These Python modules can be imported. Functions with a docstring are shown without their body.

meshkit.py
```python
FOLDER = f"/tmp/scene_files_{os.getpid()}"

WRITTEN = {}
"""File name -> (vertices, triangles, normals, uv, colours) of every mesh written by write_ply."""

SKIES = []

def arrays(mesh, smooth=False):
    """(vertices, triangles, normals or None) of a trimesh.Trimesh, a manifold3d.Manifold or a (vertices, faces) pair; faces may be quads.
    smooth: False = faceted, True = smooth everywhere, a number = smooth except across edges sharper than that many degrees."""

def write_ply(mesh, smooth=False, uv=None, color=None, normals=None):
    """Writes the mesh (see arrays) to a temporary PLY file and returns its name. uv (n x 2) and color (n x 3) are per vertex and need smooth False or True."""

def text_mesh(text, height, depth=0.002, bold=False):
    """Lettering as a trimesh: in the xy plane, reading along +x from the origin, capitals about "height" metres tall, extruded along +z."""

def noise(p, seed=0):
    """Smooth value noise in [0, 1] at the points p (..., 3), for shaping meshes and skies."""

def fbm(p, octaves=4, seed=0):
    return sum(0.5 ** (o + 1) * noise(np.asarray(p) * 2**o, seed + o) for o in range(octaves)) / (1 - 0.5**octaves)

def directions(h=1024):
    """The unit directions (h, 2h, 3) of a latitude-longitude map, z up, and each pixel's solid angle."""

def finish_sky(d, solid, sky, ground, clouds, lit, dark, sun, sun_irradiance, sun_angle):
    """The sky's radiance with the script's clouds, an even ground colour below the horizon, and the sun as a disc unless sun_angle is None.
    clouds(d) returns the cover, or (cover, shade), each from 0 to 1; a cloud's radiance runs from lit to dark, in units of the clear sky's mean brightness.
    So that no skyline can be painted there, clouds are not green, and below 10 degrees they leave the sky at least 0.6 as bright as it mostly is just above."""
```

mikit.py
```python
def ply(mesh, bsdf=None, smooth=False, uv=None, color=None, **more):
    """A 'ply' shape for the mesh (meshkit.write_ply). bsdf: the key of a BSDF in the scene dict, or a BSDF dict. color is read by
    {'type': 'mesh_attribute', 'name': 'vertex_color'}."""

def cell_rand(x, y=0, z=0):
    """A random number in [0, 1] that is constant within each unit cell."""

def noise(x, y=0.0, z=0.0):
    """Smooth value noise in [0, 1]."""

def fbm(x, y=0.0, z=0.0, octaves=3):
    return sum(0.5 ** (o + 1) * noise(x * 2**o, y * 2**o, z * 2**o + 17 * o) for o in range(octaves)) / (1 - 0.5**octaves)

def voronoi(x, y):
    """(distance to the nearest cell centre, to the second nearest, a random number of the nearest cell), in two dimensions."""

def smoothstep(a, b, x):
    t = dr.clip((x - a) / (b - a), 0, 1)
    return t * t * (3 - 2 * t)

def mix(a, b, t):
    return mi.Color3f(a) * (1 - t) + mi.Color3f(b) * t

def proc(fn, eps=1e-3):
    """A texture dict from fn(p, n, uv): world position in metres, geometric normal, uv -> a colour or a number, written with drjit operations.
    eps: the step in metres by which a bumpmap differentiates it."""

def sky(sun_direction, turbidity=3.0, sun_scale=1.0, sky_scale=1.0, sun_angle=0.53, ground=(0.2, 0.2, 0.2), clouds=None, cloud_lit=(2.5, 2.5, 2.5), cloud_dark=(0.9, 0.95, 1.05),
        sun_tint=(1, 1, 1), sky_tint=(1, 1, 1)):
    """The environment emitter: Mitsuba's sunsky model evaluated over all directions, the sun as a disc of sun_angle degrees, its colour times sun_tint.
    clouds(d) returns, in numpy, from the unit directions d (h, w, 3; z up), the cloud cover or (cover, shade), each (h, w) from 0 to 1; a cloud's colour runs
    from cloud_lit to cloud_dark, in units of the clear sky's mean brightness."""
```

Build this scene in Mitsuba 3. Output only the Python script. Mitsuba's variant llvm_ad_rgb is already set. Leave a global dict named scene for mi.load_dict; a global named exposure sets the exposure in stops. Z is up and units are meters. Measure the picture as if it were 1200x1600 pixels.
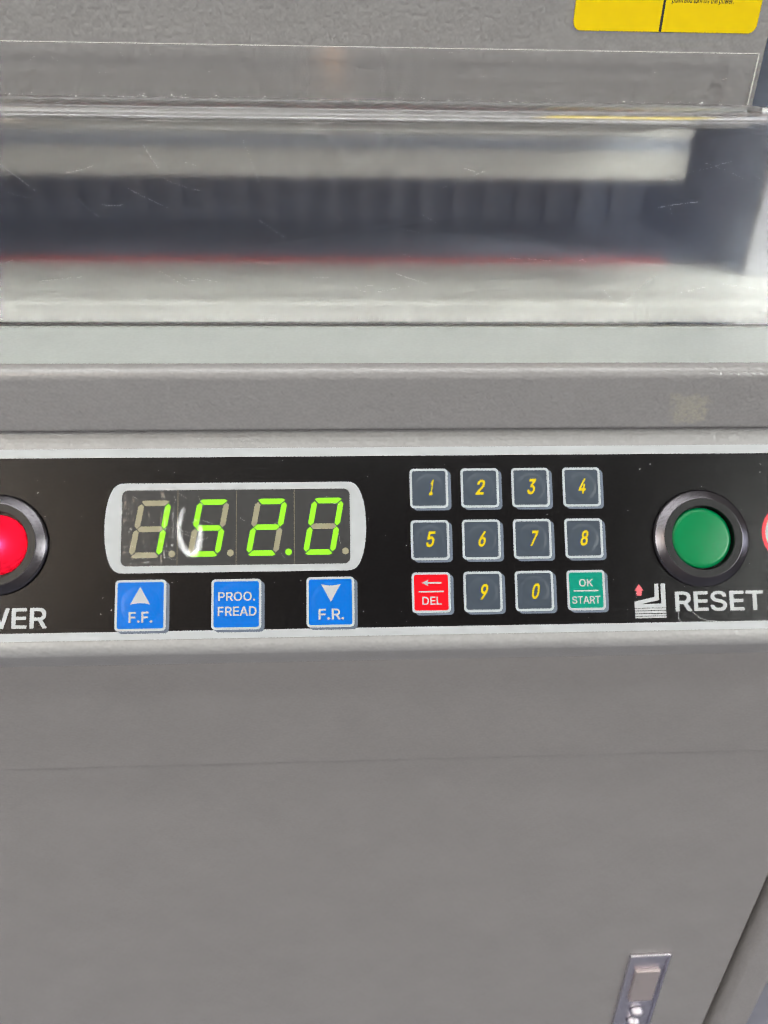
import math, random
import numpy as np, trimesh, mitsuba as mi, drjit as dr, mikit, meshkit
from mikit import noise, fbm, voronoi, smoothstep, mix, proc
from shapely.geometry import Polygon, Point, LineString, box as sbox
from shapely import affinity
import manifold3d as m3

random.seed(7); RNG = np.random.default_rng(7)
T = mi.ScalarTransform4f
scene, labels = {}, {}

# ------------------------------------------------------------------ camera, lamps, exposure
exposure = -0.05
FWD, UP = (0.045162, 0.860446, -0.507537), (0.010716, 0.507609, 0.861521)
scene['camera'] = {'type': 'thinlens', 'fov': 53.9, 'fov_axis': 'x', 'aperture_radius': 0.00095, 'focus_distance': 0.241,
                   'near_clip': 0.01, 'far_clip': 60.0,
                   'to_world': T().look_at(origin=[0, 0, 0], target=list(FWD), up=list(UP))}
scene['ambient'] = {'type': 'constant', 'radiance': {'type': 'rgb', 'value': [0.385, 0.352, 0.345]}}

def lamp_panel(key, label, centre, size, radiance, aim=(0, 0.15, -0.1), group=None):
    """A soft light: a housing with an emitting diffuser below it."""
    to = T().look_at(origin=list(centre), target=list(aim), up=[0, 1, 0.01])
    scene[key + '__diffuser'] = {'type': 'rectangle', 'to_world': to @ T().translate([0, 0, 0.012]) @ T().scale([size[0] / 2, size[1] / 2, 1]),
                                 'emitter': {'type': 'area', 'radiance': {'type': 'rgb', 'value': list(radiance)}}}
    scene[key + '__housing'] = {'type': 'cube', 'to_world': to @ T().translate([0, 0, -0.03]) @ T().scale([size[0] / 2 + .03, size[1] / 2 + .03, 0.03]),
                                'bsdf': {'type': 'ref', 'id': 'm_housing'}}
    labels[key] = {'label': label, 'category': 'ceiling light'}

scene['m_housing'] = {'type': 'diffuse', 'reflectance': {'type': 'rgb', 'value': [.5, .5, .5]}}
lamp_panel('ceiling_light', 'long white ceiling light right above the machine', (-0.2, 0.10, 2.2), (3.6, 0.05), (34.0, 34.5, 33.6))
lamp_panel('ceiling_light_001', 'long white ceiling light in the second row behind the camera', (-0.2, -1.12, 2.2), (3.8, 0.13), (12.0, 12.4, 11.9))
lamp_panel('ceiling_light_002', 'long white ceiling light far behind the camera', (0.3, -7.8, 2.3), (6.0, 0.9), (2.2, 2.25, 2.2))
lamp_panel('ceiling_light_003', 'bluish white light panel out at the right', (2.6, -0.40, 0.34), (0.45, 0.6), (9.0, 9.6, 11.0))  # lit panel at eye level, placed for the bluish glint on the bezel
lamp_panel('ceiling_light_004', 'added broad fill light out of view on the left', (-4.4, -3.6, 2.6), (2.0, 1.8), (15.0, 15.1, 14.4))  # unseen fill lamp, added to brighten the table under the housing
lamp_panel('ceiling_light_005', 'added broad fill light out of view on the right', (4.4, -3.6, 2.6), (2.0, 1.8), (15.0, 15.5, 14.7))  # second unseen fill lamp, added for the same table from the right
lamp_panel('ceiling_light_006', 'warm square light hanging at the left behind the camera', (-1.465, -1.808, 1.645), (0.62, 0.62), (6.4, 5.0, 3.7))
lamp_panel('ceiling_light_007', 'long white ceiling light just in front of the machine', (-0.2, -0.42, 2.2), (3.6, 0.05), (34.0, 34.5, 33.6))

# ------------------------------------------------------------------ materials
def rgb(*c): return {'type': 'rgb', 'value': list(c)}
def principled(c, rough, spec=0.5, **k):
    return {'type': 'twosided', 'bsdf': {'type': 'principled', 'base_color': c if isinstance(c, dict) else rgb(*c), 'roughness': rough, 'specular': spec, **k}}
def plastic(c, alpha, ior=1.42):
    return {'type': 'twosided', 'bsdf': {'type': 'roughplastic', 'distribution': 'beckmann', 'alpha': alpha, 'int_ior': ior, 'nonlinear': True,
                                         'diffuse_reflectance': c if isinstance(c, dict) else rgb(*c)}}
def bump(b, fn, scale, eps):
    return {'type': 'bumpmap', 'arbitrary': proc(fn, eps), 'scale': scale, 'bsdf': b['bsdf']}

def grain(size):
    s = 1.0 / size
    def fn(p, n, uv):
        a = noise(p.x * s, p.y * s, p.z * s)
        b = noise(p.x * s * 1.9 + 31, p.y * s * 1.9, p.z * s * 1.9)
        return smoothstep(0.25, 0.8, a) * 0.7 + b * 0.3
    return fn

def paint_col(base, amount):
    def fn(p, n, uv):
        k = fbm(p.x * 60, p.y * 60, p.z * 60, 3) - 0.5
        f = noise(p.x * 1500, p.y * 1500, p.z * 1500) - 0.5
        return mi.Color3f(base) * (1 + amount * k + 0.13 * f)
    return fn

PAINT = (0.213, 0.201, 0.198)
scene['m_paint_smooth'] = bump(principled(proc(paint_col(PAINT, .12)), 0.42), grain(0.0016), 0.00005, 0.0002)
scene['m_paint_coarse'] = principled(proc(paint_col((.215, .209, .206), .10)), 0.40, 0.6)
scene['m_panel_metal'] = principled(proc(paint_col((.30, .296, .291), .10)), 0.36, 0.8)  # same paint as the table edge, lightened for the light this slope catches

def table_col(p, n, uv):
    c = paint_col((.214, .207, .205), .08)(p, n, uv)
    # old tape residue left on the front edge of the table
    x, z = (p.x - 0.1087) * 1000, (p.z + 0.0925) * 1000
    w = fbm(p.x * 500, p.z * 500, 3.0, 3) - 0.5
    d = dr.maximum(dr.abs(x + 0.12 * z) / 6.6, dr.abs(z) / 5.0) + w * 0.55
    k = (1 - smoothstep(0.72, 1.02, d)) * (0.05 + 0.34 * fbm(p.x * 1500, p.z * 1500, 5.0, 2))
    return mix(c, (.40, .37, .25), k)
scene['m_table'] = principled(proc(table_col), 0.27, 1.0)
scene['m_table_top'] = principled(proc(paint_col((.82, .84, .79), .06)), 0.30, 0.5)  # same table as the front strip, lightened to offset the dimness under the housing
scene['m_table_front'] = principled(proc(paint_col((.325, .343, .328), .05)), 0.34, 0.9)
scene['m_beam'] = principled((.88, .88, .83), 0.35)
scene['m_haze_grey'] = principled((.46, .52, .64), 0.4)  # lightened and blued to stand in for haze and reflections on the guard
scene['m_haze_metal'] = principled((.46, .51, .62), 0.4)  # gauge fingers, lifted in colour likewise for the guard haze
scene['m_red_plastic'] = principled((.80, .20, .22), 0.4)
scene['m_side_plate'] = principled((.50, .51, .54), 0.4)

def overlay_col(p, n, uv):
    v = noise(p.x * 2600, p.y * 2600, p.z * 2600)
    return mi.Color3f(0.0050, 0.0045, 0.0050) * (0.6 + 0.8 * v)
scene['m_overlay_black'] = bump(plastic(proc(overlay_col), 0.085, 1.36), grain(0.0003), 0.000016, 0.00006)
scene['m_print_white'] = plastic((.57, .585, .595), 0.12, 1.36)
scene['m_key_border'] = plastic((.56, .59, .61), 0.12, 1.36)
scene['m_key_face'] = plastic((.094, .120, .154), 0.10, 1.38)
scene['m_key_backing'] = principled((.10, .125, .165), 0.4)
scene['m_key_yellow'] = plastic((.74, .60, .008), 0.10, 1.38)
scene['m_key_blue'] = plastic((.0, .225, .68), 0.10, 1.38)
scene['m_key_red'] = plastic((.82, .006, .022), 0.10, 1.38)
scene['m_key_teal'] = plastic((.0, .36, .26), 0.10, 1.38)
scene['m_bezel'] = bump({'bsdf': {'type': 'roughconductor', 'material': 'Cr', 'distribution': 'beckmann', 'alpha': 0.085, 'specular_reflectance': rgb(.17, .17, .175)}}, grain(0.0004), 0.00001, 0.00008)
scene['m_bezel_in'] = plastic((.008, .008, .009), 0.12, 1.38)
scene['m_cap_green'] = plastic((.0, .30, .105), 0.07, 1.38)
scene['m_icon_red'] = principled((.62, .10, .12), 0.4)
scene['m_label_yellow'] = plastic((.86, .70, .001), 0.12, 1.36)
scene['m_label_black'] = principled((.015, .015, .015), 0.4)
scene['m_sign_red'] = principled((.65, .015, .03), 0.35)
scene['m_chrome'] = {'type': 'twosided', 'bsdf': {'type': 'roughconductor', 'material': 'Cr', 'alpha': 0.12}}
scene['m_flap'] = principled((.50, .43, .41), 0.3, metallic=0.7)  # pinkish base colour stands in for a reflection on the chrome
scene['m_segment_lit'] = principled((.06, .16, .0), 0.45)
scene['m_segment_off'] = principled((.34, .31, .21), 0.45)
scene['m_display_back'] = principled((.030, .031, .034), 0.35)
scene['m_divider'] = principled((.15, .13, .09), 0.5)
scene['m_film'] = {'type': 'thindielectric', 'int_ior': 1.38, 'specular_transmittance': rgb(.88, .88, .86)}
# clear plastic, hazy from wiping along its length
scene['m_acrylic'] = {'type': 'roughdielectric', 'distribution': 'ggx', 'alpha_u': 0.007, 'alpha_v': 0.017, 'int_ior': 1.49, 'ext_ior': 1.0}
scene['m_sawn_edge'] = principled((.62, .62, .58), 0.6)
scene['m_scratch'] = principled((.75, .75, .74), 0.5)
scene['m_fine_scratch'] = principled((.48, .49, .5), 0.5)
scene['m_knob'] = {'type': 'twosided', 'bsdf': {'type': 'roughconductor', 'material': 'Cr', 'alpha': 0.28}}
scene['m_lens_red'] = {'type': 'principledthin', 'base_color': rgb(.95, .012, .05), 'roughness': 0.35, 'diff_trans': 1.2, 'spec_trans': 0.0}
def floor_col(p, n, uv):
    return mi.Color3f(.19, .195, .235) * (0.8 + 0.4 * fbm(p.x * 30, p.y * 30, 0.0, 3))
scene['m_rear_table'] = principled((.44, .49, .60), 0.25)  # blued and lifted with the interior to stand in for guard haze
scene['m_floor'] = principled(proc(floor_col), 0.6)

# ------------------------------------------------------------------ helpers (all shapes are drawn in millimetres)
MACHINE = 'paper_cutter'
labels[MACHINE] = {'label': 'grey paper cutting machine with black control panel, lit green readout and clear front guard', 'category': 'paper cutter'}

def numbered(k, taken):
    if k not in taken: return k
    i = 1
    while f'{k}_{i:03d}' in taken: i += 1
    return f'{k}_{i:03d}'
HOLDERS = set()
def holder(parent, name, label=None):
    k = numbered(f'{parent}__{name}', set(scene) | HOLDERS); HOLDERS.add(k)
    if label: labels[k] = {'label': label}
    return k
def add(parent, name, mesh, bsdf, label=None, smooth=False, **more):
    """One mesh (mm) as one part."""
    k = numbered(f'{parent}__{name}', set(scene) | HOLDERS)
    if hasattr(mesh, 'to_mesh'):
        m = mesh.to_mesh(); mesh = trimesh.Trimesh(np.asarray(m.vert_properties)[:, :3].astype(float), np.asarray(m.tri_verts), process=False)
    mesh = mesh.copy(); mesh.apply_scale(0.001)
    if mesh.is_watertight and mesh.volume < 0: mesh.invert()
    scene[k] = mikit.ply(mesh, bsdf, smooth=smooth, **more)
    if label: labels[k] = {'label': label}
    return k

def fillet(pts, radii, seg=10):
    """Rounds the corners of a closed polygon."""
    out, n = [], len(pts); pts = [np.array(p, float) for p in pts]
    for i in range(n):
        r = radii[i] if hasattr(radii, '__len__') else radii
        p, a, b = pts[i], pts[i - 1], pts[(i + 1) % n]
        if r <= 0: out.append(p); continue
        u, v = (a - p) / np.linalg.norm(a - p), (b - p) / np.linalg.norm(b - p)
        ang = math.acos(np.clip(u @ v, -1, 1)); t = r / math.tan(ang / 2)
        c = p + (u + v) / np.linalg.norm(u + v) * r / math.sin(ang / 2)
        s, e = p + u * t - c, p + v * t - c
        a0, a1 = math.atan2(s[1], s[0]), math.atan2(e[1], e[0])
        d = (a1 - a0 + math.pi) % (2 * math.pi) - math.pi
        for k in range(seg + 1): 
            th = a0 + d * k / seg; out.append(c + r * np.array([math.cos(th), math.sin(th)]))
    return Polygon(out)
def along_x(poly, x0, x1):
    """Extrudes a (Y, Z) section along X."""
    m = trimesh.creation.extrude_polygon(poly, x1 - x0, engine='earcut')
    v = m.vertices; m.vertices = np.stack([x0 + v[:, 2], v[:, 0], v[:, 1]], 1)
    return m
def rbox(lo, hi, r=1.0, seg=8):
    """A box with rounded edges."""
    lo, hi = np.array(lo, float), np.array(hi, float)
    r = min(r, (hi - lo).min() / 2 - 1e-3)
    s = m3.Manifold.sphere(r, seg * 2)
    return m3.Manifold.batch_hull([s.translate([x, y, z]) for x in (lo[0] + r, hi[0] - r) for y in (lo[1] + r, hi[1] - r) for z in (lo[2] + r, hi[2] - r)])
def as_mesh(man):
    m = man.to_mesh(); return trimesh.Trimesh(np.asarray(m.vert_properties)[:, :3].astype(float), np.asarray(m.tri_verts), process=False)
def as_man(t):
    return m3.Manifold(m3.Mesh(np.asarray(t.vertices, np.float32), np.asarray(t.faces, np.uint32)))
def extrude(poly, w0, w1):
    geoms = getattr(poly, 'geoms', [poly]); out = []
    for g in geoms:
        m = trimesh.creation.extrude_polygon(g, w1 - w0, engine='earcut'); m.apply_translation([0, 0, w0]); out.append(m)
    return trimesh.util.concatenate(out)
def frame(origin, ex, ey, ez):
    m = np.eye(4); m[:3, 0], m[:3, 1], m[:3, 2], m[:3, 3] = ex, ey, ez, origin; return m
EL = math.radians(37.0)
PANEL = frame((10.73, 201.34, -130.57), (1, 0, 0), (0, math.sin(EL), math.cos(EL)), (0, -math.cos(EL), math.sin(EL)))
def placed(mesh, m):
    if hasattr(mesh, 'to_mesh'): mesh = as_mesh(mesh)
    mesh = mesh.copy(); mesh.apply_transform(m); return mesh
def on_panel(mesh): return placed(mesh, PANEL)
def rrect(x0, y0, x1, y1, r, seg=6): return fillet([(x0, y0), (x1, y0), (x1, y1), (x0, y1)], r, seg)
def lettering(text, x0, x1, y0, y1, w0, w1, shear=0.0, bold=True):
    """Raised print that fills the given box (before the slant)."""
    m = meshkit.text_mesh(text, 10.0, 1.0, bold); b = m.bounds; v = m.vertices
    x = (v[:, 0] - b[0, 0]) / (b[1, 0] - b[0, 0]); y = (v[:, 1] - b[0, 1]) / (b[1, 1] - b[0, 1])
    wd = (x1 - x0) - shear * (y1 - y0)
    m.vertices = np.stack([x0 + x * wd + shear * y * (y1 - y0), y0 + y * (y1 - y0), np.where(v[:, 2] > .5, w1, w0)], 1)
    return m
def heavy(mesh, grow):
    """The same lettering with a heavier stroke."""
    w1 = mesh.vertices[:, 2].max(); w0 = mesh.vertices[:, 2].min()
    from shapely import union_all
    tri = mesh.triangles[(mesh.triangles[:, :, 2] > w1 - 1e-6).all(1)]
    return extrude(union_all([Polygon(t[:, :2]) for t in tri]).buffer(grow).simplify(.01), w0, w1)
def lathe(profile, seg=96):
    return trimesh.creation.revolve(np.array(profile, float), sections=seg)
def tube(points, r, sides=6, closed=False):
    import sys
    p = np.array(points, float); out_v, out_f = [], []
    rr = np.broadcast_to(r, len(p))
    for i in range(len(p)):
        t = p[min(i + 1, len(p) - 1)] - p[max(i - 1, 0)]; t /= np.linalg.norm(t)
        a = np.cross(t, [0.13, .31, .94]); a /= np.linalg.norm(a); b = np.cross(t, a)
        for k in range(sides): out_v.append(p[i] + rr[i] * (math.cos(2 * math.pi * k / sides) * a + math.sin(2 * math.pi * k / sides) * b))
    for i in range(len(p) - 1):
        for k in range(sides):
            q = [i * sides + k, i * sides + (k + 1) % sides, (i + 1) * sides + (k + 1) % sides, (i + 1) * sides + k]
            out_f += [[q[0], q[1], q[2]], [q[0], q[2], q[3]]]
    n = len(out_v); out_v += [p[0], p[-1]]
    for k in range(sides): out_f += [[n, (k + 1) % sides, k], [n + 1, n - 1 - sides + k + 0, n - 1 - sides + (k + 1) % sides]] if False else [[n, (k + 1) % sides, k], [n + 1, (len(p) - 1) * sides + k, (len(p) - 1) * sides + (k + 1) % sides]]
    return trimesh.Trimesh(np.array(out_v), np.array(out_f), process=False)

def relief(u, v, size, height, seed):
    """Powder coat: rounded grains in two sizes."""
    P = np.stack([u / size, v / size, np.zeros_like(u)], -1)
    a = meshkit.noise(P, seed); b = meshkit.noise(P * 2.1 + 7.3, seed + 1)
    t = np.clip((a - .28) / .5, 0, 1)
    return height * (t * t * (3 - 2 * t) * .75 + .35 * b - .5)
def resample(points, step):
    p = np.array(points, float); seg = np.linalg.norm(np.diff(p, axis=0), axis=1); s = np.r_[0, np.cumsum(seg)]
    n = max(int(s[-1] / step), 2); t = np.linspace(0, s[-1], n)
    return np.stack([np.interp(t, s, p[:, 0]), np.interp(t, s, p[:, 1])], 1), t
def skin(profile, x0, x1, step, size, height, seed, outward):
    """A coated sheet: the open (Y, Z) profile swept along X with its grain as real relief."""
    p, t = resample(profile, step)
    tan = np.gradient(p, axis=0); tan /= np.linalg.norm(tan, axis=1, keepdims=True)
    nrm = np.stack([tan[:, 1], -tan[:, 0]], 1) * outward
    xs = np.arange(x0, x1 + step / 2, step); X, Tt = np.meshgrid(xs, t, indexing='ij')
    h = relief(X, Tt, size, height, seed)[..., None]
    yz = p[None] + h * nrm[None]
    V = np.concatenate([X[..., None], yz], -1).reshape(-1, 3)
    i = np.arange(len(xs) * len(t)).reshape(len(xs), len(t))
    q = np.stack([i[:-1, :-1], i[1:, :-1], i[1:, 1:], i[:-1, 1:]], -1).reshape(-1, 4)
    f = np.vstack([q[:, [0, 1, 2]], q[:, [0, 2, 3]]])
    m = trimesh.Trimesh(V, f, process=False)
    n = nrm[len(nrm) // 2]
    if m.face_normals[len(f) // 4][1:] @ nrm[min(int((len(f) // 4) % (len(t) - 1)), len(t) - 1)] < 0: m = trimesh.Trimesh(V, f[:, ::-1], process=False)
    return m
def open_fillet(pts, radii, seg=14):
    poly = fillet(pts, radii, seg); c = np.array(poly.exterior.coords)[:-1]
    return c
# ------------------------------------------------------------------ floor
XL, XR = -228.0, 217.0
ft = trimesh.creation.box(extents=(16000, 16000, 20)); ft.apply_translation([0, 0, -1010])
ft.apply_scale(0.001)
scene['floor'] = {**mikit.ply(ft, 'm_floor')}
labels['floor'] = {'kind': 'structure', 'label': 'blue grey floor in the bottom right corner behind the cabinet'}

# ------------------------------------------------------------------ cabinet, door, latch
CY = 205.0
sec = fillet([(CY, -160), (CY, -234.0), (CY + 2.2, -234.0), (CY + 2.2, -960), (640, -960), (640, -160)], [0, .7, 0, 0, 0, 0], 4)
cab_left = -206.0
body = as_man(along_x(sec, cab_left, 216.3))
hole = m3.Manifold.cube([402, 60, 690]).translate([-200, CY - 20, -234.0 - 690])
frame_right = rbox((196.0, CY - 0.2, -958), (216.3, CY + 60, -236), 5.0, 10)
k = add(MACHINE, 'cabinet', body - m3.Manifold.cube([402, 22, 690]).translate([-198, CY + 1.0, -234.6 - 690]), 'm_paint_smooth', smooth=30)
add(k, 'corner_post', frame_right, 'm_paint_smooth', smooth=40)
door = holder(MACHINE, 'door')
dk = rbox((-196, CY + 2.0, -918), (191.6, CY + 19, -233.2), 1.6, 8)
add(door, 'door_panel', dk, 'm_paint_smooth', smooth=40)
# latch plate, slightly out of plumb
L = np.eye(4); a = math.radians(1.6); L[:3, :3] = [[math.cos(a), 0, -math.sin(a)], [0, 1, 0], [math.sin(a), 0, math.cos(a)]]; L[:3, 3] = (137.3, CY + 2.0, -379.5)
rim = rbox((0, -1.8, -105), (20.8, 0.4, 0), 0.8, 6) - m3.Manifold.cube([17.8, 3, 102]).translate([1.5, -3.6, -103.5])
latch = add(door, 'latch', placed(rim, L), 'm_chrome', 'chrome latch plate near the right edge of the door', smooth=40)
labels[latch] = {'label': 'narrow chrome latch plate near the right edge of the door'}
add(door, 'latch_flap', placed(rbox((4.6, -2.6, -41), (17.2, -0.2, -13), 0.8, 6), L), 'm_flap', smooth=40)
kn = lathe([(0, 3.4), (1.6, 3.2), (2.9, 2.4), (3.6, 1.1), (3.7, 0), (0, 0)], 40)
kn.apply_transform(frame((11.2, -1.0, -53.3), (1, 0, 0), (0, 0, 1), (0, -1, 0)))
add(door, 'latch_knob', placed(kn, L), 'm_knob', smooth=40)
kn2 = lathe([(0, 3.4), (1.6, 3.2), (2.9, 2.4), (3.6, 1.1), (3.7, 0), (0, 0)], 40)
kn2.apply_transform(frame((11.0, -1.0, -63.5), (1, 0, 0), (0, 0, 1), (0, -1, 0)))
add(door, 'latch_knob', placed(kn2, L), 'm_knob', smooth=40)

# ------------------------------------------------------------------ control panel housing
def pv(v, w=0.0):   # panel (v, w) -> (Y, Z)
    q = PANEL @ np.array([0, v, w, 1]); return (q[1], q[2])
WM = -0.35          # the metal lies a touch under the sticker
sec = fillet([pv(44, WM), pv(-33.4, WM), (CY + 1, -183.2), (CY + 60, -183.2), (CY + 60, -100)], [0, 4.2, 0, 0, 0], 14)
inner = fillet([pv(43.5, WM - .6), pv(-32.8, WM - .6), (CY + 1.5, -182.6), (CY + 60, -182.6), (CY + 60, -100)], [0, 3.8, 0, 0, 0], 14)
panel = add(MACHINE, 'control_panel', along_x(inner, XL + .3, XR - .3), 'm_panel_metal', smooth=35)
prof = open_fillet([pv(44, WM), pv(-33.4, WM), (CY + 2, -184.2)], [0, 4.2, 0])
pc = np.array(PANEL @ np.array([0, 30.6, 0, 1]))[1:3]; pd = np.array(PANEL @ np.array([0, -28.2, 0, 1]))[1:3]
cut = lambda v: np.array(pv(v, WM))
upper = np.array([prof[0], cut(30.6)]); lower = np.vstack([[cut(-28.2)], prof[1:]])
add(panel, 'top_strip', skin(upper, XL, XR, 0.36, 0.75, 0.08, 21, 1), 'm_panel_metal', smooth=True)
add(panel, 'rolled_edge', skin(lower, XL, XR, 0.36, 0.75, 0.08, 22, 1), 'm_panel_metal', 'rolled bottom edge of the panel housing', smooth=True)

ov = holder(MACHINE, 'panel_overlay', 'black control panel sticker with a white border')
UL, UR = -190.0, 196.0
add(ov, 'white_border', on_panel(extrude(rrect(UL, -28.7, UR, 31.3, 3.0), -0.35, 0.0)), 'm_print_white')
add(ov, 'black_field', on_panel(extrude(rrect(UL + 2.5, -26.15, UR - 2.5, 28.4, 1.5), -0.2, 0.12)), 'm_overlay_black')
W0, W1 = 0.05, 0.26
add(ov, 'lettering', on_panel(lettering('RESET', 93.0, 121.9, -22.85, -16.4, W0, W1)), 'm_print_white', 'white RESET lettering under the green button')
add(ov, 'lettering', on_panel(lettering('POWER', -137.0, -104.3, -24.75, -18.25, W0, W1)), 'm_print_white', 'white lettering under the red button')
add(ov, 'arrow', on_panel(extrude(Polygon([(81.45, -13.9), (82.9, -16.02), (82.2, -16.02), (82.2, -17.6), (80.62, -17.6), (80.62, -16.02), (79.96, -16.02)]), W0, W1)), 'm_icon_red', 'small red upward arrow')
add(ov, 'paper_stack_icon', on_panel(extrude(Polygon([(86.46, -13.85), (87.75, -13.85), (87.79, -19.09), (81.9, -20.27), (88.45, -20.22), (88.51, -13.82), (89.98, -13.82), (89.94, -21.5), (79.76, -21.48), (79.77, -19.45), (86.35, -18.05)]), W0, W1)), 'm_print_white', 'white paper stack icon left of the RESET lettering')
for y0, y1 in ((-22.33, -21.66), (-23.2, -22.54), (-24.0, -23.43), (-24.74, -24.2)):
    add(ov, 'icon_bar', on_panel(extrude(sbox(79.77, y0, 89.9, y1), W0, W1)), 'm_print_white')
c = Point(133.3, 1.7)
add(ov, 'sign_disc', on_panel(extrude(c.buffer(10.3, 48) - c.buffer(9.15, 48), W0, W1)), 'm_sign_red', 'red ring of a round sign at the right end')
add(ov, 'sign_disc', on_panel(extrude(c.buffer(9.15, 48), W0, W1 - .06)), 'm_print_white', 'white middle of the round sign')
add(ov, 'sign_arrow', on_panel(extrude(Polygon([(124.9, 1.2), (126.2, 1.55), (129, 1.55), (129, .85), (126.2, .85)]), W1 - .1, W1)), 'm_label_black', 'black mark on the round sign')
sc = [[(93.86, -22.93), (93.8, -25.2), (94.3, -25.9), (95.01, -26.1)], [(98.54, -23.01), (100.51, -24.87), (102.96, -25.72), (106.27, -26.1)]]
for s in sc:
    add(ov, 'scratch', on_panel(tube([(x, y, .14) for x, y in s], 0.055, 5)), 'm_scratch')
specks = []
for i in range(150):
    u, v = RNG.uniform(-118, 125), RNG.uniform(-25.5, 28)
    s = 0.035 + 0.085 * RNG.random() ** 4
    b = trimesh.creation.icosphere(subdivisions=0, radius=s); b.apply_scale([1 + 2 * RNG.random(), 1, .6]); b.apply_transform(trimesh.transformations.rotation_matrix(RNG.random() * 6, [0, 0, 1])); b.apply_translation([u, v, .13]); specks.append(b)
sp = add(ov, 'dust', on_panel(trimesh.util.concatenate(specks)), 'm_scratch')
labels[sp] = {'label': 'tiny pale dust specks on the black sticker', 'kind': 'stuff'}

# ------------------------------------------------------------------ keys
def dome(cx, cy, r, h, w):
    prof = [(0, h), (r * .55, h * .97), (r * .78, h * .86), (r * .9, h * .55), (r * .97, h * .18), (r * 1.04, 0), (r * 1.04, -.3), (0, -.3)]
    m = lathe(prof, 56); m.apply_translation([cx, cy, w]); return m
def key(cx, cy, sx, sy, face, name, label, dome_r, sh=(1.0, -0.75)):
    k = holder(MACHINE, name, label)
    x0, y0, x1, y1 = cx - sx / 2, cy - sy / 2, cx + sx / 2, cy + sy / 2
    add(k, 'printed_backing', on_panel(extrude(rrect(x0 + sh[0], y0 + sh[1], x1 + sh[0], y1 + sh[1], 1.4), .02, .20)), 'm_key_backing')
    ring = rrect(x0, y0, x1, y1, 1.3) - rrect(x0 + .75, y0 + .75, x1 - .75, y1 - .75, .7)
    add(k, 'border', on_panel(extrude(ring, .05, .36)), 'm_key_border')
    add(k, 'face', on_panel(extrude(rrect(x0 + .7, y0 + .7, x1 - .7, y1 - .7, .75), .05, .32)), face)
    if dome_r:
        add(k, 'dome', on_panel(dome(cx, cy, dome_r, .17, .32)), face, smooth=60)
    return k
WD = 0.50   # print on the dome
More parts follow.
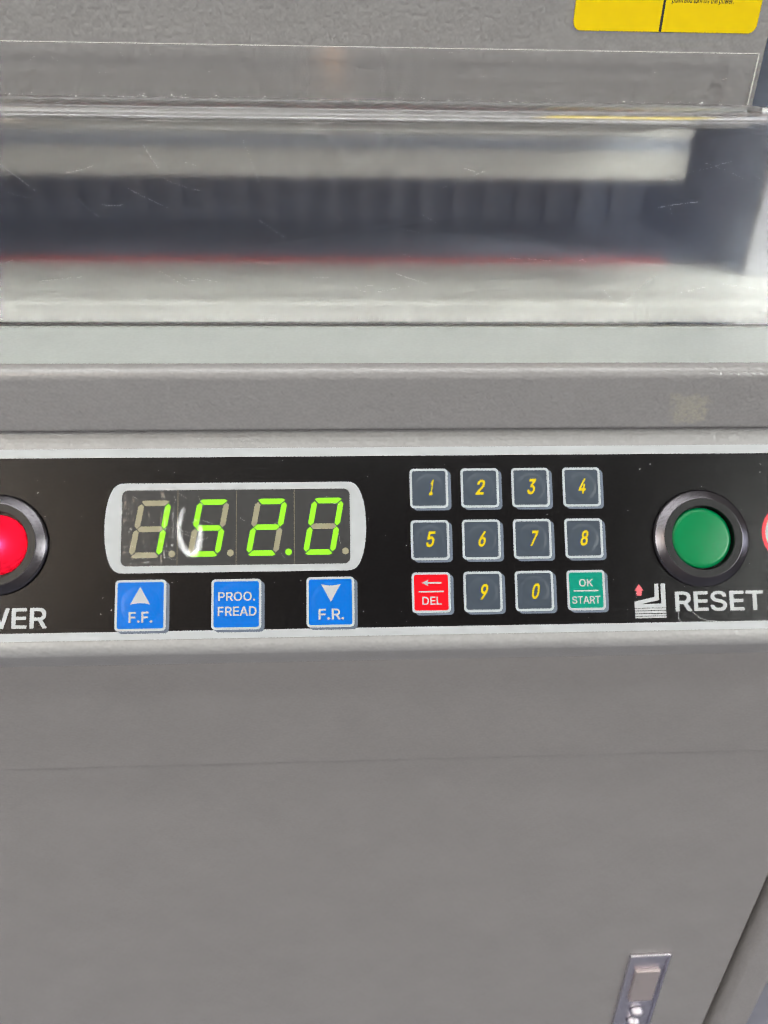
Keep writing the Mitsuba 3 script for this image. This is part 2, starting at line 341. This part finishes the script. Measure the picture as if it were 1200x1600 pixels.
cols = [14.68, 31.14, 47.6, 64.28]; rows = [17.68, 1.05, -15.55]
digit_box = {'1': (14.5, 16.75, 20.45, 15.36), '2': (29.55, 33.2, 20.42, 15.38), '3': (46.2, 49.75, 20.5, 15.34), '4': (62.95, 66.25, 20.46, 15.42),
             '5': (13.1, 16.75, 3.91, -1.27), '6': (29.8, 33.2, 3.75, -1.36), '7': (46.6, 49.7, 3.75, -1.33), '8': (62.8, 66.2, 3.7, -1.42),
             '9': (29.8, 33.2, -13.0, -18.07), '0': (46.3, 49.75, -13.05, -18.16)}
layout = ['1234', '5678', 'd90s']
for r, row in enumerate(layout):
    for c_, ch in enumerate(row):
        cx, cy = cols[c_], rows[r]
        if ch == 'd':
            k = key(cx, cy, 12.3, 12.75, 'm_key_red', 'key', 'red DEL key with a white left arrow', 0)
            add(k, 'arrow', on_panel(extrude(Polygon([(11.7, -12.5), (13.85, -11.5), (13.6, -12.25), (17.96, -12.25), (17.96, -12.8), (13.6, -12.8), (13.85, -13.5)]), .3, .42)), 'm_print_white')
            add(k, 'line', on_panel(extrude(sbox(10.72, -15.5, 18.73, -15.05), .3, .42)), 'm_print_white')
            add(k, 'lettering', on_panel(lettering('DEL', 11.8, 17.95, -19.4, -16.85, .3, .42)), 'm_print_white')
        elif ch == 's':
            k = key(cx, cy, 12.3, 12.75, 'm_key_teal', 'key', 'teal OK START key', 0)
            add(k, 'lettering', on_panel(lettering('OK', 62.05, 66.5, -14.4, -12.0, .3, .42)), 'm_print_white')
            add(k, 'line', on_panel(extrude(sbox(60.18, -15.95, 68.21, -15.5), .3, .42)), 'm_print_white')
            add(k, 'lettering', on_panel(lettering('START', 59.6, 68.75, -19.85, -17.4, .3, .42)), 'm_print_white')
        else:
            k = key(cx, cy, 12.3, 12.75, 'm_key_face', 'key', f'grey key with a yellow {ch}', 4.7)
            x0, x1, y1, y0 = digit_box[ch]
            add(k, 'digit', on_panel(heavy(lettering(ch, x0 + .1, x1 - .1, y0 + .1, y1 - .1, .3, .56, shear=0.20), .045)), 'm_key_yellow')
def arrow_up(cx, y0, y1, half, flip=1):
    b = y0 if flip > 0 else y1; t = y1 if flip > 0 else y0
    pts = [(cx, t), (cx - half, b)] + [(cx - half + 2 * half * i / 10, b + flip * 0.45 * (1 - ((i - 5) / 5) ** 2)) for i in range(1, 10)] + [(cx + half, b)]
    return Polygon(pts)
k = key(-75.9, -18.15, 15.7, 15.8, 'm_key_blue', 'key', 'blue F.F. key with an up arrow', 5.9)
add(k, 'arrow', on_panel(extrude(arrow_up(-76.0, -17.9, -12.45, 3.08), .3, .62)), 'm_print_white')
add(k, 'lettering', on_panel(lettering('F.F.', -79.4, -72.1, -23.5, -20.1, .3, .62)), 'm_print_white')
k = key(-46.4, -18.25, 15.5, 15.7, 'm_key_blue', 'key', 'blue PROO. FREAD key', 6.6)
add(k, 'lettering', on_panel(lettering('PROO.', -52.0, -40.55, -17.2, -14.4, .3, .62)), 'm_print_white')
add(k, 'lettering', on_panel(lettering('FREAD', -52.1, -40.1, -21.9, -18.95, .3, .62)), 'm_print_white')
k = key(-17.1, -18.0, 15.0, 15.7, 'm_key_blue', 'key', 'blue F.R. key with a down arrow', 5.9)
add(k, 'arrow', on_panel(extrude(arrow_up(-16.95, -18.0, -12.4, 3.08, -1), .3, .62)), 'm_print_white')
add(k, 'lettering', on_panel(lettering('F.R.', -20.85, -12.85, -23.5, -20.1, .3, .62)), 'm_print_white')

# ------------------------------------------------------------------ display
disp = holder(MACHINE, 'display', 'four digit green readout showing 152.0')
def bulge(xs, y0, y1, xe, n=24):
    """Bowed end of the printed frame."""
    cy, hy = (y0 + y1) / 2, (y1 - y0) / 2
    return [(xs + (xe - xs) * math.cos(math.pi / 2 * s) ** 0.72 if abs(s) < 1 else xs, cy + hy * math.sin(math.pi / 2 * s)) for s in np.linspace(-1, 1, n)]
yb, yt = -8.2, 20.1
left = bulge(-81.5, yb, yt, -87.55)[::-1]; right = bulge(-11.8, yb, yt, -5.6)
outer = Polygon(left + right).buffer(0)
WIN = rrect(-82.3, -6.0, -10.75, 17.85, 1.9)
add(disp, 'frame', on_panel(extrude(outer - WIN, .05, .34)), 'm_print_white')
add(disp, 'backing', on_panel(extrude(WIN.buffer(.3), .0, .16)), 'm_display_back')
tx = math.tan(math.radians(10.2))
lit = [set('bc'), set('afgcd'), set('abged'), set('abcdef')]
def seg_polys(cx, cy, w, h, t):
    """Seven slanted segments: centre, inner half sizes."""
    g = 0.16; hw, hh = w / 2, h / 2
    def horiz(y, trim=0):
        return [(-hw + g, y), (-hw + g + t / 2, y + t / 2), (hw - g - t / 2, y + t / 2), (hw - g, y), (hw - g - t / 2, y - t / 2), (-hw + g + t / 2, y - t / 2)]
    def vert(x, y0, y1):
        return [(x, y0 + g), (x + t / 2, y0 + g + t / 2), (x + t / 2, y1 - g - t / 2), (x, y1 - g), (x - t / 2, y1 - g - t / 2), (x - t / 2, y0 + g + t / 2)]
    def outer_h(y, s):   # top / bottom: long outer edge
        return [(-hw + g - t * .15, y + s * t * .28), (-hw + g + t * .35, y + s * t / 2), (hw - g - t * .35, y + s * t / 2), (hw - g + t * .15, y + s * t * .28), (hw - g - t * .62, y - s * t / 2), (-hw + g + t * .62, y - s * t / 2)]
    P = {'a': outer_h(hh, 1), 'd': outer_h(-hh, -1), 'g': horiz(0), 'f': vert(-hw, 0, hh), 'b': vert(hw, 0, hh), 'e': vert(-hw, -hh, 0), 'c': vert(hw, -hh, 0)}
    return {k: Polygon([(cx + x + y * tx, cy + y) for x, y in p]) for k, p in P.items()}
centres = [(-73.4, 5.55), (-55.2, 5.75), (-37.0, 5.8), (-19.1, 5.9)]
LIT = {'type': 'area', 'radiance': rgb(.37, 1.18, .0)}
for i, (cx, cy) in enumerate(centres):
    for s, poly in seg_polys(cx, cy, 8.35, 16.35, 1.75).items():
        on = s in lit[i]
        add(disp, 'segment', on_panel(extrude(poly, .1, .26)), 'm_segment_lit' if on else 'm_segment_off', **({'emitter': LIT} if on else {}))
    p = Point(cx + 6.85, -2.3 + 0.08 * i)
    add(disp, 'decimal_point', on_panel(extrude(p.buffer(1.05, 16), .1, .26)), 'm_segment_lit' if i == 2 else 'm_segment_off', **({'emitter': LIT} if i == 2 else {}))
for x in (-64.9, -46.55, -28.35):
    add(disp, 'divider', on_panel(extrude(sbox(x - .12, -5.95, x + .12, 17.8), .1, .24)), 'm_divider')
# the clear film: flat except where it has wrinkled and lifted over the first digit
nx, ny = 520, 180
gx, gy = np.meshgrid(np.linspace(-82.4, -10.7, nx), np.linspace(-6.05, 17.9, ny))
P = np.stack([gx * .34, gy * .34, 0 * gx], -1)
f1 = meshkit.noise(P * 1.7 + 3, 3); f2 = meshkit.noise(P * 3.1 + 9, 5)
ridge = np.clip(1 - np.abs(f1 - .5) * 5, 0, 1) ** 2
edge = np.minimum.reduce([gx + 82.4, np.maximum(gy + 6.05, 0) * 1.1 + np.clip(gx + 70, 0, 9) * .6, (np.abs(gx + 68.2) + 1.2) * 1.5])
k_ = np.clip((-66.0 - gx) / 2.5, 0, 1)
amp = k_ * (0.08 + 0.75 * np.clip(1 - edge / 4.5, 0, 1))
zz = 0.95 + amp * (0.36 * ridge + 0.42 * (f2 - .5))
V = np.stack([gx.ravel(), gy.ravel(), zz.ravel()], 1)
idx = np.arange(nx * ny).reshape(ny, nx)
Fq = np.stack([idx[:-1, :-1], idx[:-1, 1:], idx[1:, 1:], idx[1:, :-1]], -1).reshape(-1, 4)
film = trimesh.Trimesh(V, np.vstack([Fq[:, [0, 1, 2]], Fq[:, [0, 2, 3]]]), process=False)
add(disp, 'film', on_panel(film), 'm_film', 'clear scratched film, wrinkled over the first digit', smooth=True)
for i in range(26):
    x, y = (RNG.normal(-62, 7), RNG.normal(6, 6)) if i < 16 else (RNG.uniform(-80, -12), RNG.uniform(-5, 17))
    x = np.clip(x, -80, -14); y = np.clip(y, -4, 16)
    a = RNG.normal(-.35, .5); l = RNG.uniform(.8, 4.5); t = np.linspace(-.5, .5, 5); bnd = RNG.normal(0, .5)
    pts = [(x + l * s * math.cos(a), y + l * s * math.sin(a) + bnd * s * s, 1.0) for s in t]
    pts = [q for q in pts if -82 < q[0] < -11 and -5.8 < q[1] < 17.6]
    if len(pts) > 2: add(disp, 'scratch', on_panel(tube(pts, 0.016 + .012 * RNG.random(), 4)), 'm_scratch')

# ------------------------------------------------------------------ push buttons
def button(u, v, name, label):
    k = holder(MACHINE, name, label)
    prof = [(10.2, .1), (10.2, 2.45), (10.4, 2.65), (12.7, 2.7), (12.7, .1), (10.2, .1)]
    m = lathe(prof, 128); m.apply_translation([u, v, 0.1])
    add(k, 'inner_ring', on_panel(m), 'm_bezel_in', smooth=25)
    m = lathe([(12.72, .1), (12.72, 2.7), (12.9, 2.68), (15.1, 1.55), (15.5, 1.2), (15.75, .7), (15.75, 0), (12.72, .1)], 128); m.apply_translation([u, v, 0.1])
    add(k, 'bezel', on_panel(m), 'm_bezel', smooth=25)
    return k
k = button(102.4, .6, 'reset_button', 'round green push button in a black bezel')
m = lathe([(0, 1.45), (8.3, 1.4), (9.3, 1.2), (9.75, .8), (9.85, .1), (0, .1)], 96); m.apply_translation([102.4, .6, .1])
add(k, 'cap', on_panel(m), 'm_cap_green', smooth=35)
k = button(-120.2, 1.2, 'power_button', 'round red lit push button in a black bezel')
m = lathe([(0, 4.3), (3, 4.22), (6.5, 3.8), (8.6, 3.1), (9.3, 2.2), (9.5, .3)], 96); m.apply_translation([-120.2, 1.2, -.9])
add(k, 'lens', on_panel(m), 'm_lens_red', 'glowing red lens', smooth=50)
m = trimesh.creation.icosphere(subdivisions=2, radius=1.5); m.apply_translation([-118.8, 1.0, 2.0])
add(k, 'bulb', on_panel(m), 'm_segment_off', smooth=True, emitter={'type': 'area', 'radiance': rgb(40, 32, 27)})

# ------------------------------------------------------------------ table with rounded front edge
ZT = -79.0
sec = fillet([(220, ZT), (220, -99.5), (226, -99.5), (226, -101.5), (520, -101.5), (520, ZT)], [3.6, 1.0, 0, 0, 0, 0], 12)
prof = open_fillet([(225.0, ZT), (220, ZT), (220, -99.5), (226, -99.5)], [0, 3.8, 1.0, 0])
sec = fillet([(220.6, ZT - .6), (220.6, -98.9), (226, -98.9), (226, -101.5), (520, -101.5), (520, ZT - .6)], [4.4, 0, 0, 0, 0, 0])
tb = add(MACHINE, 'table', along_x(sec, XL + .3, XR - .3), 'm_table', 'grey cutting table with a rounded textured front edge', smooth=30)
add(tb, 'front_edge', skin(prof, XL, XR, 0.34, 0.80, 0.085, 11, -1), 'm_table', 'textured grey front edge of the table with a faint tape stain', smooth=True)
add(tb, 'front_strip', trimesh.creation.box(bounds=[[XL + .4, 224.7, ZT - 2], [XR - .4, 262.2, ZT + .04]]), 'm_table_front', 'smooth pale strip of the table in front of the guard')
add(tb, 'table_plate', trimesh.creation.box(bounds=[[XL + 1, 262.0, ZT - 2], [XR - 1, 365.4, ZT + .08]]), 'm_table_top', 'smooth pale table surface')
add(MACHINE, 'cutting_stick', trimesh.creation.box(bounds=[[XL + 2, 365.6, ZT - 2], [153, 376.6, ZT + .45]]), 'm_red_plastic', 'red cutting strip let into the table')
add(tb, 'rear_plate', trimesh.creation.box(bounds=[[XL + 1, 376.8, ZT - 2], [XR - 1, 519, ZT + .08]]), 'm_rear_table', 'dark table surface behind the red strip')
# clamp, backgauge, inside of the machine
cl = add(MACHINE, 'clamp_beam', rbox((XL + 2, 370, -43), (155, 400, -30.5), 1.0, 6), 'm_beam', 'pale grey clamp beam above the cutting line', smooth=40)
add(cl, 'upper_bar', rbox((XL + 2, 370, -26.5), (155, 400, -6), 1.0, 6), 'm_beam', smooth=40)
add(cl, 'dark_groove', trimesh.creation.box(bounds=[[XL + 3, 371, -32], [154, 399, -25]]), 'm_haze_grey')
bg = add(MACHINE, 'back_gauge', trimesh.creation.box(bounds=[[XL + 3, 478, ZT + .3], [178, 486, -5]]), 'm_haze_grey', 'dark toothed back gauge behind the cutting line')
x = XL + 12
while x < 168:
    add(bg, 'finger', rbox((x, 470 + RNG.normal(0, .6), ZT + .5), (x + 9.5, 479, -20), 1.2, 4), 'm_haze_metal', smooth=40)
    x += 18.2 + RNG.normal(0, 1.2)
add(MACHINE, 'inner_wall', trimesh.creation.box(bounds=[[XL + 1, 500, ZT + .3], [XR - 1, 518, 240]]), 'm_haze_grey')
add(MACHINE, 'side_plate', rbox((177.5, 340.0, ZT + .3), (XR - 1, 344.0, 240), .8, 6), 'm_side_plate', 'pale grey side plate inside the right end', smooth=40)
add(MACHINE, 'side_plate', rbox((XL + 1, 300, ZT + .3), (XL + 14, 498, 240), .8, 6), 'm_side_plate', smooth=40)

add(MACHINE, 'inner_column', trimesh.creation.box(bounds=[[179, 344.1, ZT + .3], [XR - 1.5, 498, 239]]), 'm_haze_grey')
# ------------------------------------------------------------------ upper housing and yellow label
hd = add(MACHINE, 'upper_housing', rbox((XL, 290.5, -14), (141.2, 480, 300), 2.0, 8), 'm_paint_coarse', 'grey textured upper housing', smooth=40)
add(hd, 'front_sheet', skin([(290, -13.2), (290, 66)], XL + .6, 140.0, 0.34, 0.95, 0.12, 31, 1), 'm_paint_coarse', smooth=True)
H = frame((0, 289.85, 0), (1, 0, 0), (0, 0, 1), (0, -1, 0))
lab = add(MACHINE, 'warning_label', placed(extrude(rrect(74.4, 11.2, 135.5, 62, 2.6), -.05, .25), H), 'm_label_yellow', 'yellow warning label on the upper housing')
add(lab, 'divider', placed(extrude(sbox(103.0, 11.25, 103.75, 61.9), .1, .4), H), 'm_label_black')
add(lab, 'lettering', placed(lettering('point and turn off the power.', 105.8, 126.1, 18.75, 21.0, .1, .4, bold=False), H), 'm_label_black')

# ------------------------------------------------------------------ clear guard: flange, shelf, bend, front sheet
t = 4.0
c0, R = (268.0, -18.0), 9.0
pts = [(259, ZT + 1.6)]
pts += [(c0[0] - R * math.cos(a), c0[1] + R * math.sin(a)) for a in np.linspace(0, math.pi / 2, 20)]
pts += [(277.6, -9), (277.6, -9 - t)]
pts += [(c0[0] - (R - t) * math.sin(a), c0[1] + (R - t) * math.cos(a)) for a in np.linspace(0, math.pi / 2, 14)]
pts += [(259 + t, ZT + 1.6)]
g = as_man(along_x(Polygon(pts), XL + 3, XR - 2)) - m3.Manifold.cube([200, 60, 60]).translate([133.9, 268.5, -16])
g = g.translate([0, 2.6, -.3])
gd = add(MACHINE, 'guard', g, 'm_acrylic', 'clear bent plastic guard in front of the cutting opening', smooth=30)
add(gd, 'flange', trimesh.creation.box(bounds=[[XL + 3, 280.6, -13.2], [133.9, 284.6, 5.3]]), 'm_acrylic', 'upright clear strip glued along the back of the guard')
add(gd, 'sawn_edge', trimesh.creation.box(bounds=[[XL + 3, 280.62, 5.3], [133.8, 281.5, 5.5]]), 'm_sawn_edge', 'pale top edge of the clear guard')
add(gd, 'sawn_edge', trimesh.creation.box(bounds=[[134.0, 280.62, -9.2], [134.3, 282.6, 5.5]]), 'm_sawn_edge', 'pale right end of the guard flange')
add(gd, 'sawn_edge', trimesh.creation.box(bounds=[[133.9, 271.2, -13.2], [134.2, 284.5, -9.4]]), 'm_sawn_edge')
for i in range(64):
    if i < 46: x, z = RNG.uniform(-130, 140), RNG.uniform(-68, -25)
    else: x, z = RNG.uniform(-130, 135), RNG.uniform(-3, 5)
    y = 261.55 if i < 46 else 280.55
    a = RNG.normal(-.15, .45); l = RNG.uniform(1.5, 16) if i < 46 else RNG.uniform(.4, 2.5); b = RNG.normal(0, 1)
    pp = [(x + l * s * math.cos(a), y, z + l * s * math.sin(a) + b * s * s) for s in np.linspace(-.5, .5, 6)]
    add(gd, 'scratch', tube(pp, 0.010 + .020 * RNG.random() ** 3, 4), 'm_fine_scratch')
specks = []
for i in range(300):
    x = RNG.uniform(-130, 134); y = 277.2 - abs(RNG.normal(0, 3.2)) if i % 2 else RNG.normal(276.9, .25)
    y = min(max(y, 268.5), 277.4); s = 0.035 + .10 * RNG.random() ** 4
    b = trimesh.creation.icosphere(subdivisions=0, radius=s); b.apply_scale([1 + 3 * RNG.random() ** 2, 1, .7]); b.apply_translation([x, y + 2.6, -9.2 + max(0, y - 276.5)]); specks.append(b)
sp = add(gd, 'dust', trimesh.util.concatenate(specks), 'm_scratch')
labels[sp] = {'label': 'pale dust caught along the fold of the clear guard', 'kind': 'stuff'}

# ------------------------------------------------------------------ hook shaped lamp behind the photographer (mirrored in the readout's film)
D = np.array([-0.2049, -0.7281, 0.6542]); right = np.cross(D, [0, 0, 1]); right /= np.linalg.norm(right); right = -right
upv = np.cross(D, right); upv = upv if upv[2] > 0 else -upv
dist = 3000.0; px = (dist + 240) / 1180.0; P0 = np.array([-60.5, 198.5, -127.0])
hook = [(-12, 39), (-15, 28), (-15.5, 14), (-13, 0), (-7, -14), (1, -24), (9, -28), (15, -25), (18.5, -14), (18, 2), (15, 17)]
from scipy.interpolate import splprep, splev
tck, _ = splprep(np.array(hook, float).T, s=0); hx, hy = splev(np.linspace(0, 1, 50), tck)
rad = np.interp(np.linspace(0, 1, 50), [0, .3, .6, .85, 1], [1.6, 3.2, 4.2, 4.2, 2.4]) * px
mesh = tube([P0 + D * dist + right * a * px + upv * b * px for a, b in zip(hx, hy)], rad, 12)
mesh.apply_scale(.001)
scene['hook_lamp'] = mikit.ply(mesh, 'm_housing', smooth=True, emitter={'type': 'area', 'radiance': rgb(36, 30.5, 24)})
labels['hook_lamp'] = {'label': 'warm hook shaped tube lamp behind the photographer, mirrored in the readout', 'category': 'lamp'}

# ------------------------------------------------------------------ small warm lamp in the hall (mirrored in the upright strip of the guard)
d = np.array([-0.0144, 0.9998, 0.0122]); r = d * [1, -1, 1]
c = d * (280.6 / d[1]) + r * 3000.0
m = trimesh.creation.icosphere(subdivisions=2, radius=1.0); m.apply_scale([24, 24, 34]); m.apply_translation(c); m.apply_scale(.001)
scene['warm_lamp'] = mikit.ply(m, 'm_housing', smooth=True, emitter={'type': 'area', 'radiance': rgb(16, 8, 3)})
labels['warm_lamp'] = {'label': 'small warm orange lamp across the hall, mirrored in the clear guard', 'category': 'lamp'}
